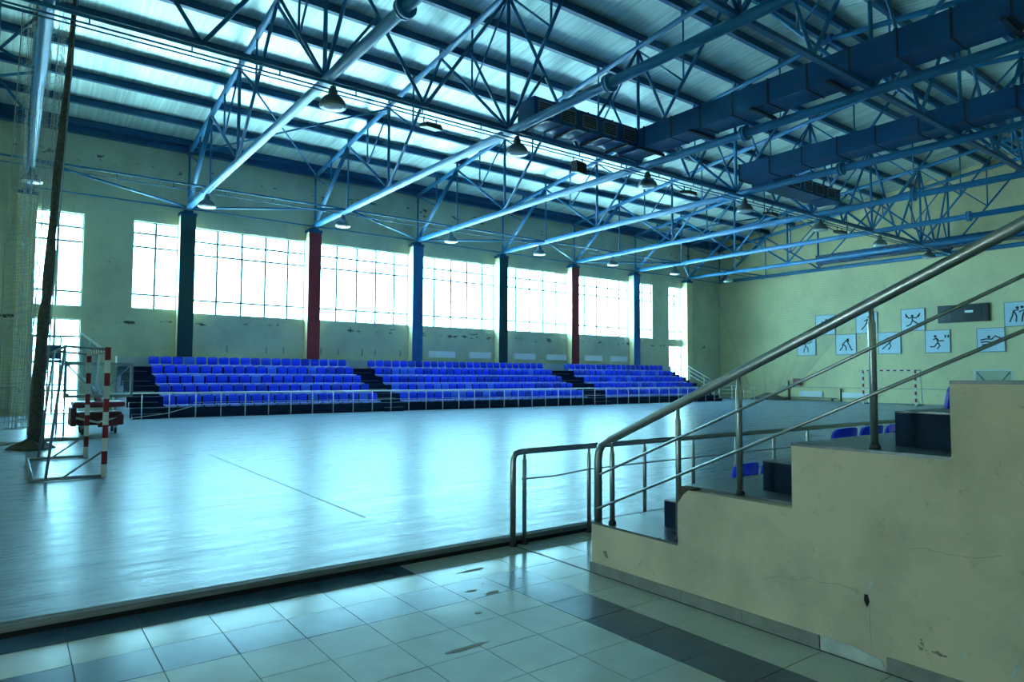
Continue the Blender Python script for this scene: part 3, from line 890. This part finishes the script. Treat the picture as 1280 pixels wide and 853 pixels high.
rnd = random.Random(11)
nbd = empty('net_bundle', (.5, 18.7, COURT), 'tall gathered bundle of grey safety net hanging from the roof behind the goal', 'net')
pts, rad = [], []
for i in range(29):
    t = i / 28
    pts.append((0.50 + .62 * t ** 1.2 + rnd.uniform(-.015, .015), 18.75 - .15 * t, COURT + .02 + 13.6 * t))
    rad.append((.15 - .085 * min(1, t * 1.5)) * rnd.uniform(.84, 1.14))
part('rope_of_net', MB().tube(pts, .1, 10, radii=rad), 'net_bundle', nbd)
part('tie', MB().tube([(.66, 18.5, COURT), (.72, 18.55, 3.0), (1.08, 18.5, 13.6)], .018, 6), 'steel_thin', nbd)
def heap(cx, cy, rx, ry, h, seed):
    r2 = random.Random(seed)
    m = MB(); R, K = 7, 22
    ph = [r2.uniform(0, 6.28) for _ in range(5)]
    rings = []
    for i in range(R + 1):
        t = i / R
        n = len(m.v); rings.append(n)
        for k in range(K):
            a = 2 * math.pi * k / K
            w_ = 1 + .16 * math.sin(3 * a + ph[0]) + .10 * math.sin(7 * a + ph[1])
            rr = (1 - t) * w_
            z = COURT + .004 + h * (1 - (1 - t) ** 2) * (1 + .18 * math.sin(5 * a + ph[2] + t * 4)) * (t > 0)
            m.v.append((cx + rx * rr * math.cos(a), cy + ry * rr * math.sin(a), z))
    for a, b in zip(rings, rings[1:]):
        for k in range(K):
            l = (k + 1) % K
            m.f.append((a + k, a + l, b + l, b + k)); m.smooth.append(True)
    m.f.append(tuple(rings[0] + k for k in reversed(range(K)))); m.smooth.append(False)
    return m
part('net_heap', heap(.45, 18.75, .42, .40, .22, 2), 'net_bundle', nbd)
part('net_heap', heap(-.55, 20.6, .7, .8, .05, 4), 'net_bundle', nbd)
part('net_heap', heap(1.05, 20.9, .7, .35, .06, 8), 'net_bundle', nbd)
solo('net_heap', heap(45.4, 28.6, .6, 1.4, .45, 9), 'net_bundle', 'dark heap of gathered netting on the floor at the foot of the end wall', 'net')

# ------------------------------------------------------------------ mobile basketball stand, folded
bs = empty('basketball_stand', (2.1, 22.9, COURT), 'folded mobile basketball stand with maroon padded base on wheels behind the goal', 'basketball stand')
part('base_box', MB().box(1.55, 2.65, 22.35, 23.35, .36, .72), 'maroon_d', bs, bevel=.03)
part('base_pad', MB().box(1.45, 2.72, 22.25, 23.45, .86, 1.02), 'maroon', bs, label='maroon padded top', bevel=.05)
part('base_pad', MB().quad_box([(2.05, 22.22, .30), (2.68, 22.22, .36), (2.68, 22.34, .36), (2.05, 22.34, .30), (2.05, 22.22, .52), (2.68, 22.22, .66), (2.68, 22.34, .66), (2.05, 22.34, .52)]), 'maroon', bs, bevel=.02)
part('side_pad', MB().box(1.40, 1.54, 22.3, 23.4, .34, .86), 'maroon_d', bs, bevel=.03)
part('bumper', MB().tube([(1.52, 22.26, .58), (2.05, 22.22, .44), (2.68, 22.26, .62)], .03, 8), 'white', bs)
for x in (1.7, 2.5):
    for y in (22.45, 23.25):
        w_ = part('caster', MB().tube([(x - .03, y, COURT + .085), (x + .03, y, COURT + .085)], .085, 12), 'rubber', bs)
        part('caster_fork', MB().box(x - .045, x + .045, y - .03, y + .03, COURT + .12, .37), 'steel_thin', w_)
part('support_arm', MB().tube([(2.15, 22.7, 1.0), (2.0, 22.35, 1.42), (1.95, 22.2, 1.62)], .06, 8, radii=[.09, .06, .05]), 'white', bs)
part('support_arm', MB().tube([(2.05, 22.9, 1.0), (1.9, 22.6, 1.5)], .04, 8), 'steel_thin', bs)
BX0, BX1, BZ0, BZ1, BY = 1.19, 2.86, 1.15, 2.13, 22.05
b1 = part('backboard', MB().box(BX0 + .05, BX1 - .05, BY - .006, BY + .006, BZ0 + .05, BZ1 - .05), 'board_glass', bs, label='clear backboard facing the court')
def frame_rect(x0, x1, y, z0, z1, w_):
    return (MB().box(x0, x1, y - .025, y + .025, z0, z0 + w_).box(x0, x1, y - .025, y + .025, z1 - w_, z1)
            .box(x0, x0 + w_, y - .025, y + .025, z0 + w_, z1 - w_).box(x1 - w_, x1, y - .025, y + .025, z0 + w_, z1 - w_))
part('board_frame', frame_rect(BX0, BX1, BY, BZ0, BZ1, .075), 'goal_steel', b1)
for sx, cx in ((BX0 + .1, 1.95), (BX1 - .1, 2.1)):
    part('board_brace', MB().tube([(sx, BY + .04, BZ1 - .1), (cx, BY + .14, BZ0 + .12)], .02, 6), 'goal_steel', b1)
for cx_, cz_ in ((BX0 + .08, BZ1 - .07), (BX0 + .08, BZ0 + .07), (BX1 - .08, BZ1 - .07)):
    part('corner_plate', MB().box(cx_ - .06, cx_ + .06, BY + .026, BY + .05, cz_ - .05, cz_ + .05), 'goal_steel', b1)
# second board, turned edge-on and leaning
q = [Vector(p) for p in ((1.62, 22.95, 2.98), (1.99, 21.75, 2.55), (1.93, 21.85, 1.36), (1.70, 22.95, 1.70))]
nrm = (q[1] - q[0]).cross(q[3] - q[0]).normalized() * .02
b2 = part('backboard', MB().quad_box([p - nrm * .3 for p in q] + [p + nrm * .3 for p in q]), 'board_glass', bs, label='second clear backboard seen almost edge-on, leaning')
fm = MB()
for a, b in zip(q, q[1:] + q[:1]): fm.bar(a, b, .05, .05)
fm.bar(q[0].lerp(q[1], .5), q[3].lerp(q[2], .5), .03, .03)
part('board_frame', fm, 'white', b2)

# umpire chair
uc = empty('umpire_chair', (.9, 22.6, COURT), 'tall tubular umpire chair with a blue seat behind the goal', 'chair')
for x in (.58, 1.24):
    part('leg', MB().tube([(x, 22.2, COURT), (x, 22.45, 2.15), (x, 22.45, 2.45)], .022, 8), 'goal_steel', uc)
    part('leg', MB().tube([(x - .12, 23.3, COURT), (x - .1, 22.95, 2.15), (x - .1, 22.95, 2.85)], .022, 8), 'goal_steel', uc)
    part('armrest', MB().tube([(x, 22.45, 2.45), (x - .1, 22.95, 2.45)], .018, 6), 'goal_steel', uc)
for i, z in enumerate((.45, .8, 1.15, 1.5, 1.85)):
    y = 22.2 + .25 * (z - COURT) / 2.05
    part('rung', MB().tube([(.58, y, z), (1.24, y, z)], .016, 6), 'goal_steel', uc)
part('foot_board', MB().box(.46, 1.26, 22.3, 22.55, 1.5, 1.53), 'goal_steel', uc)
part('seat', MB().box(.66, 1.16, 22.4, 22.9, 2.12, 2.2), 'ump_blue', uc, label='blue seat', bevel=.02)
part('backrest', MB().box(.66, 1.16, 22.88, 22.94, 2.22, 2.62), 'ump_blue', uc, label='blue backrest', bevel=.02)
part('back_bar', MB().tube([(.48, 22.95, 2.85), (1.14, 22.95, 2.85)], .018, 6), 'goal_steel', uc)

# ------------------------------------------------------------------ air ducts
def duct_box(t, x0, x1, y0, y1, z0, z1, axis, step):
    n = max(1, round(((x1 - x0) if axis == 0 else (y1 - y0)) / step))
    for i in range(n):
        if axis == 0:
            a, b = x0 + (x1 - x0) * i / n, x0 + (x1 - x0) * (i + 1) / n
            part('duct_section', MB().box(a, b - .012, y0, y1, z0, z1), 'blue_duct', t)
            part('joint_strap', MB().box(b - .03, b + .015, y0 - .02, y1 + .02, z0 - .02, z1 + .02), 'dark_strap', t)
        else:
            a, b = y0 + (y1 - y0) * i / n, y0 + (y1 - y0) * (i + 1) / n
            part('duct_section', MB().box(x0, x1, a, b - .012, z0, z1), 'blue_duct', t)
            part('joint_strap', MB().box(x0 - .02, x1 + .02, b - .03, b + .015, z0 - .02, z1 + .02), 'dark_strap', t)
def grille(t, c, face, w_=.56, h_=.36):
    x, y, z = c
    if face == 'y':
        g = part('vent_grille', MB().box(x - w_ / 2, x + w_ / 2, y - .02, y, z - h_ / 2, z + h_ / 2), 'grille', t)
        f = MB().box(x - w_ / 2 - .03, x + w_ / 2 + .03, y - .035, y, z - h_ / 2 - .03, z - h_ / 2).box(x - w_ / 2 - .03, x + w_ / 2 + .03, y - .035, y, z + h_ / 2, z + h_ / 2 + .03)
        f.box(x - w_ / 2 - .03, x - w_ / 2, y - .035, y, z - h_ / 2, z + h_ / 2).box(x + w_ / 2, x + w_ / 2 + .03, y - .035, y, z - h_ / 2, z + h_ / 2)
        part('grille_frame', f, 'grille_frame', g)
        for i in range(1, 5):
            part('louvre', MB().box(x - w_ / 2, x + w_ / 2, y - .028, y - .02, z - h_ / 2 + h_ * i / 5 - .008, z - h_ / 2 + h_ * i / 5 + .008), 'grille_frame', g)
    else:
        g = part('vent_grille', MB().box(x - .02, x, y - w_ / 2, y + w_ / 2, z - h_ / 2, z + h_ / 2), 'grille', t)
        f = MB().box(x - .035, x, y - w_ / 2 - .03, y + w_ / 2 + .03, z - h_ / 2 - .03, z - h_ / 2).box(x - .035, x, y - w_ / 2 - .03, y + w_ / 2 + .03, z + h_ / 2, z + h_ / 2 + .03)
        f.box(x - .035, x, y - w_ / 2 - .03, y - w_ / 2, z - h_ / 2, z + h_ / 2).box(x - .035, x, y + w_ / 2, y + w_ / 2 + .03, z - h_ / 2, z + h_ / 2)
        part('grille_frame', f, 'grille_frame', g)
d1 = empty('air_duct', (17.6, 8, 9.7), 'big blue square air duct with a five-grille arm over the court, nearest of three', 'air duct')
duct_box(d1, 17.15, 18.05, -8.0, 16.6, 9.66, 10.36, 1, 1.15)
duct_box(d1, 12.60, 17.10, 15.75, 16.60, 9.75, 10.40, 0, 1.15)
for i in range(5): grille(d1, (13.05 + .93 * i, 15.75, 10.08), 'y')
for y in (-4, -1, 2, 5, 8.9, 11.2, 13.4, 15.5):
    part('hanger', MB().box(17.0, 18.25, y - .05, y + .05, 9.58, 9.655), 'dark_strap', d1)
for x in (13.0, 14.2, 15.4, 16.6):
    part('hanger', MB().box(x - .04, x + .04, 15.6, 16.7, 9.66, 9.745), 'dark_strap', d1)
d2 = empty('air_duct', (23.6, 8, 9.7), 'blue square air duct with its grille arm under the middle trusses, second of three', 'air duct')
duct_box(d2, 23.15, 24.05, -8.0, 15.8, 9.66, 10.30, 1, 1.3)
duct_box(d2, 24.60, 29.9, 15.2, 16.2, 9.72, 10.30, 0, 1.3)
for i in range(4): grille(d2, (26.3 + .95 * i, 15.2, 10.02), 'y')
d3 = empty('air_duct', (43.8, 12, 9.5), 'blue air duct running along the end wall, farthest of three', 'air duct')
duct_box(d3, 43.5, 44.3, -8.0, 23.8, 9.45, 10.0, 1, 1.6)
for y in (23.2, 18.9, 17.0, 13.1): grille(d3, (43.5, y, 9.75), 'x', .9, .3)

# ------------------------------------------------------------------ lamps and floodlights
lamp_shell = MB().lathe([(.35, 0), (.345, .05), (.31, .15), (.24, .24), (.15, .30), (.12, .32), (.12, .44), (.08, .47), (.08, .54), (.02, .55), (.02, .66)], (0, 0, 0), 18).mesh('lamp_shade', 'lamp')
lamp_glass = MB().lathe([(.05, -.045), (.22, -.03), (.325, -.004)], (0, 0, 0), 18).mesh('lens', 'lamp_in')
lamp_rod = MB().tube([(0, 0, .58), (0, 0, 1.0)], .015, 6).mesh('hanger_rod', 'blue_steel')
def lamp(x, y, z, label, group, rod=0):
    o = link('high_bay_lamp', lamp_shell, None, (x, y, z))
    tag(o, label, 'lamp', group)
    link('lens', lamp_glass, o)
    return o
for k in range(8):
    lamp(TX[k] + .03, 30.0, 8.83, 'domed grey lamp hanging near the window wall under the %s roof truss' % ORD[k], 'lamps near the window wall')
for k in range(1, 8):
    lamp(TX[k] + .1, 16.45, 8.74, 'domed grey lamp hanging over the court middle under the %s roof truss' % ORD[k], 'lamps along the court middle')
for k, x in enumerate((9.33, 15.0, 20.7, 26.25, 32.2)):
    t = empty('floodlight', (x, 16.35, 8.9), 'black floodlight on the middle rail between the %s and %s roof trusses' % (ORD[k + 1], ORD[k + 2]), 'floodlight', 'floodlights on the middle rail')
    if k == 1:
        part('housing', MB().quad_box([(x - .22, 16.2, 8.55), (x + .22, 16.2, 8.5), (x + .22, 16.5, 8.6), (x - .22, 16.5, 8.62), (x - .25, 16.2, 8.95), (x + .2, 16.2, 8.9), (x + .2, 16.5, 8.95), (x - .25, 16.5, 8.98)]), 'flood', t, bevel=.02)
    else:
        part('housing', MB().quad_box([(x - .26, 16.15, 8.76), (x + .28, 16.15, 8.74), (x + .28, 16.6, 8.84), (x - .26, 16.6, 8.86), (x - .24, 16.15, 8.90), (x + .22, 16.15, 8.90), (x + .22, 16.6, 8.98), (x - .24, 16.6, 8.98)]), 'flood', t, bevel=.02)
    for dx in (-.2, .2):
        part('bracket', MB().box(x + dx - .012, x + dx + .012, 16.4, 16.43, 8.9, 9.12), 'flood', t)

# ------------------------------------------------------------------ end wall: signs, scoreboard, radiators
def ribbon(m, pts, w_, x):
    """flat raised stroke on the end wall: pts are (u, v) with u to the right in the picture (= -Y), v up"""
    P2 = [Vector((a, b)) for a, b in pts]
    L, R = [], []
    for i, p in enumerate(P2):
        d = (P2[min(i + 1, len(P2) - 1)] - P2[max(i - 1, 0)]).normalized()
        n = Vector((-d.y, d.x)) * w_ / 2
        L.append(p + n); R.append(p - n)
    for i in range(len(P2) - 1):
        quad = [L[i], L[i + 1], R[i + 1], R[i]]
        m.quad_box([(x, -a.x, a.y) for a in quad] + [(x - .008, -a.x, a.y) for a in quad])
def disc(m, c, r, x, k=10):
    poly = [(-(c[0] + r * math.cos(6.2832 * i / k)), c[1] + r * math.sin(6.2832 * i / k)) for i in range(k)]
    m.prism(poly, 0, x, x - .008)
ICON = {
 'fencing': (['a lunging fencer'], [[(-.35, -.4), (-.1, -.05), (.02, .15)], [(.35, -.38), (.1, -.1), (-.08, -.08)], [(.02, .15), (.25, .12), (.45, .28)], [(.0, .15), (-.25, .2)]], [(.06, .3)]),
 'shooting': (['a standing shooter'], [[(-.18, -.42), (-.12, -.2), (-.05, -.02), (-.04, .2)], [(.12, -.42), (.1, -.15), (-.04, -.02)], [(-.04, .2), (.14, .14), (.40, .26)], [(-.04, .2), (-.14, .05)]], [(.0, .32)]),
 'running': (['a runner'], [[(-.3, -.4), (-.1, -.2), (.02, .0), (.08, .2)], [(.3, -.35), (.2, -.1), (.02, .0)], [(.08, .2), (.25, .1), (.35, .2)], [(.06, .2), (-.12, .1)]], [(.14, .33)]),
 'hockey': (['a stooping hockey player'], [[(-.38, -.36), (-.22, -.18), (-.18, .02), (.05, .26)], [(.02, -.36), (.0, -.12), (-.18, .02)], [(.05, .26), (.18, .02), (.36, -.36), (.44, -.30)], [(.05, .26), (.2, .18)]], [(.13, .30)]),
 'handball': (['a leaping ball player'], [[(-.4, -.36), (-.18, -.16), (.02, .02), (.18, .2)], [(-.05, -.38), (.08, -.18), (.02, .02)], [(.18, .2), (.42, .3)], [(.15, .18), (-.05, .3), (-.2, .2)]], [(.16, .33)]),
 'weightlifting': (['a weightlifter'], [[(-.34, -.36), (-.12, -.26), (-.02, -.05), (-.02, .12)], [(.30, -.36), (.24, -.22), (.0, -.05)], [(-.02, .12), (-.22, .10), (-.34, .28)], [(-.02, .12), (.2, .10), (.32, .28)], [(-.34, .14), (-.36, .36)], [(.3, .14), (.38, .36)]], [(-.02, .22)]),
 'table tennis': (['a table tennis player'], [[(-.36, -.3), (-.14, -.28), (.02, -.05), (-.04, .18)], [(-.02, -.42), (.12, -.25), (.02, -.05)], [(-.04, .18), (.08, .02), (.32, .04)], [(-.04, .18), (-.2, .1)], [(.36, .3), (.44, .3)], [(.40, .3), (.40, .18)], [(.5, .3), (.58, .3)], [(.54, .3), (.54, .18)]], [(-.1, .28)]),
 'swimming': (['a swimmer above waves'], [[(-.46, -.0), (-.2, .06), (.05, .04), (.2, .2), (.46, .06)], [(-.46, -.12), (-.2, -.08), (.0, -.14), (.2, -.08), (.45, -.12)], [(-.4, -.26), (-.2, -.22), (.0, -.28), (.2, -.22)]], [(-.08, .16)]),
 'wrestling': (['two wrestlers'], [[(-.4, -.4), (-.28, -.1), (-.22, .18), (.0, .22)], [(-.12, -.4), (-.1, -.1), (-.22, .18)], [(.42, -.4), (.34, -.1), (.26, .2), (.0, .1)], [(.12, -.4), (.16, -.1), (.26, .2)]], [(-.06, .32), (.14, .34)]),
}
signs = [('fencing', 25.77, 4.82, 'upper left'), ('shooting', 27.23, 3.36, 'lower left'), ('running', 22.88, 4.80, 'upper row'), ('hockey', 24.32, 3.36, 'lower row'),
         ('handball', 21.42, 3.36, 'lower row'), ('weightlifting', 19.93, 4.82, 'upper row'), ('table tennis', 18.52, 3.36, 'lower row'), ('swimming', 15.64, 3.34, 'lower row'), ('wrestling', 14.2, 4.80, 'upper row')]
for nm, ytop, z0, where in signs:
    s = 1.45
    yc, zc = ytop - s / 2, z0 + s / 2
    t = empty('sport_sign', (XE - .04, yc, z0), 'pale blue square wall sign with black pictogram of %s, %s' % (ICON[nm][0][0], where), 'sign', 'sports signs on the end wall')
    part('board', MB().box(XE - .05, XE - .012, yc - s / 2 + .03, yc + s / 2 - .03, z0 + .03, z0 + s - .03), 'sign', t)
    part('frame', MB().box(XE - .06, XE - .001, yc - s / 2, yc + s / 2, z0, z0 + .035).box(XE - .06, XE - .001, yc - s / 2, yc + s / 2, z0 + s - .035, z0 + s)
         .box(XE - .06, XE - .001, yc - s / 2, yc - s / 2 + .035, z0 + .035, z0 + s - .035).box(XE - .06, XE - .001, yc + s / 2 - .035, yc + s / 2, z0 + .035, z0 + s - .035), 'sign_edge', t)
    m = MB()
    for stroke in ICON[nm][1]:
        ribbon(m, [(-yc + u * 1.15, zc + v * 1.15) for u, v in stroke], .075, XE - .05)
    for c in ICON[nm][2]:
        disc(m, (-yc + c[0] * 1.15, zc + c[1] * 1.15), .085, XE - .05)
    part('pictogram', m, 'ink', t, label='black painted figure')
sb = empty('scoreboard', (XE - .1, 16.3, 5.22), 'wide black unlit scoreboard among the sports signs on the end wall', 'scoreboard')
part('case', MB().box(XE - .14, XE - .001, 14.94, 17.70, 5.22, 6.30), 'score', sb)
for a, b, mt in ((14.98, 15.25, 'score_side'), (15.30, 15.62, 'score'), (15.68, 16.9, 'score'), (16.95, 17.2, 'score_side'), (17.25, 17.66, 'score_side')):
    part('panel', MB().box(XE - .155, XE - .14, a, b, 5.27, 6.25), mt, sb)
part('label_plate', MB().box(XE - .158, XE - .155, 15.75, 16.2, 5.78, 5.92), 'radiator', sb)

def radiator(x0, x1, y0, y1, z0, z1, axis, label, group):
    c = ((x0 + x1) / 2, (y0 + y1) / 2, z0)
    t = empty('radiator', c, label, 'radiator', group)
    part('panel', MB().box(x0, x1, y0, y1, z0, z1), 'radiator', t, bevel=.015)
    m = MB()
    n = 10
    for i in range(n):
        if axis == 0:
            u = x0 + (x1 - x0) * (i + .5) / n
            m.box(u - .035, u + .035, y0 - .012, y0, z0 + .05, z1 - .05)
        else:
            u = y0 + (y1 - y0) * (i + .5) / n
            m.box(x0 - .012, x0, u - .035, u + .035, z0 + .05, z1 - .05)
    part('ribs', m, 'radiator', t)
    return t
rads = [(19.35, 21.15, 'left radiator under the third wide window'), (22.15, 23.75, 'right radiator under the third wide window'), (25.55, 27.25, 'left radiator under the fourth wide window'),
        (28.25, 29.95, 'right radiator under the fourth wide window'), (31.55, 33.25, 'left radiator under the fifth wide window'), (34.1, 35.8, 'right radiator under the fifth wide window')]
for a, b, l in rads:
    radiator(a, b, YN - .12, YN - .03, 2.85, 3.22, 0, 'white ' + l, 'radiators under the windows')
nbk = 0
for n, (a, b, ka) in enumerate([(8.3, 10.2, 0), (11.0, 13.0, 0), (13.9, 15.3, 0), (16.0, 17.6, 0)]):
    for u in (a, b - .05):
        solo('radiator_bracket', MB().box(u, u + .05, YN - .07, YN - .001, 2.85, 3.2), 'steel_thin', '%s small empty radiator bracket from the goal end, under the wide windows' % ORD[nbk], 'bracket', 'empty radiator brackets')
        nbk += 1
radiator(XE - .14, XE - .02, 25.33, 27.09, .36, .78, 1, 'white radiator low on the end wall beside the red cabinet', None)
radiator(XE - .14, XE - .02, 21.6, 23.9, .36, .72, 1, 'white radiator low on the end wall behind the far goal', None)
solo('hydrant_cabinet', MB().box(XE - .25, XE - .001, 26.9, 27.5, 1.2, 1.68), 'redbox', 'small red cabinet low on the end wall beside the hanging net', 'cabinet', bevel=.02)
for y, z1, l in ((27.95, 1.55, 'dark vertical pipe on the end wall beside the red cabinet'), (24.0, 1.0, 'short dark pipe stub at the foot of the end wall near the far goal')):
    solo('wall_pipe', MB().tube([(XE - .08, y, COURT), (XE - .08, y, z1)], .05, 8), 'foot', l, 'pipe')
solo('bench', MB().box(XE - .55, XE - .25, 24.2, 28.2, .28, .33).box(XE - .5, XE - .3, 24.4, 24.5, COURT, .28).box(XE - .5, XE - .3, 27.9, 28.0, COURT, .28), 'edge_wood', 'low dark bench standing in front of the radiator at the end wall', 'bench')
# distant backboard frame, seen above the stair wall
fb = empty('basketball_stand', (44.6, 14.2, COURT), 'distant pale basketball backboard frame showing above the stair wall at the right', 'basketball stand')
yb0, yb1 = 13.2, 15.05
fbb = part('backboard', MB().box(44.58, 44.61, yb0 + .05, yb1 - .05, 1.25, 2.2), 'board_glass', fb)
part('board_frame', MB().box(44.57, 44.63, yb0, yb1, 1.2, 1.26).box(44.57, 44.63, yb0, yb1, 2.2, 2.26).box(44.57, 44.63, yb0, yb0 + .06, 1.26, 2.2).box(44.57, 44.63, yb1 - .06, yb1, 1.26, 2.2), 'white', fbb)
for ya, yb in ((yb1 - .12, 14.3), (yb0 + .12, 13.95)):
    part('board_brace', MB().tube([(44.54, ya, 2.12), (44.54, yb, 1.32)], .028, 6), 'blue_purlin', fbb)
part('support_arm', MB().tube([(44.9, 14.12, .6), (44.66, 14.12, 1.5)], .06, 8), 'white', fb)
part('base_box', MB().box(44.5, 45.7, 13.6, 14.7, .2, .65), 'maroon_d', fb, bevel=.03)
for x in (44.7, 45.5):
    for y in (13.75, 14.55):
        part('caster', MB().tube([(x, y - .03, COURT + .08), (x, y + .03, COURT + .08)], .08, 10), 'rubber', fb)
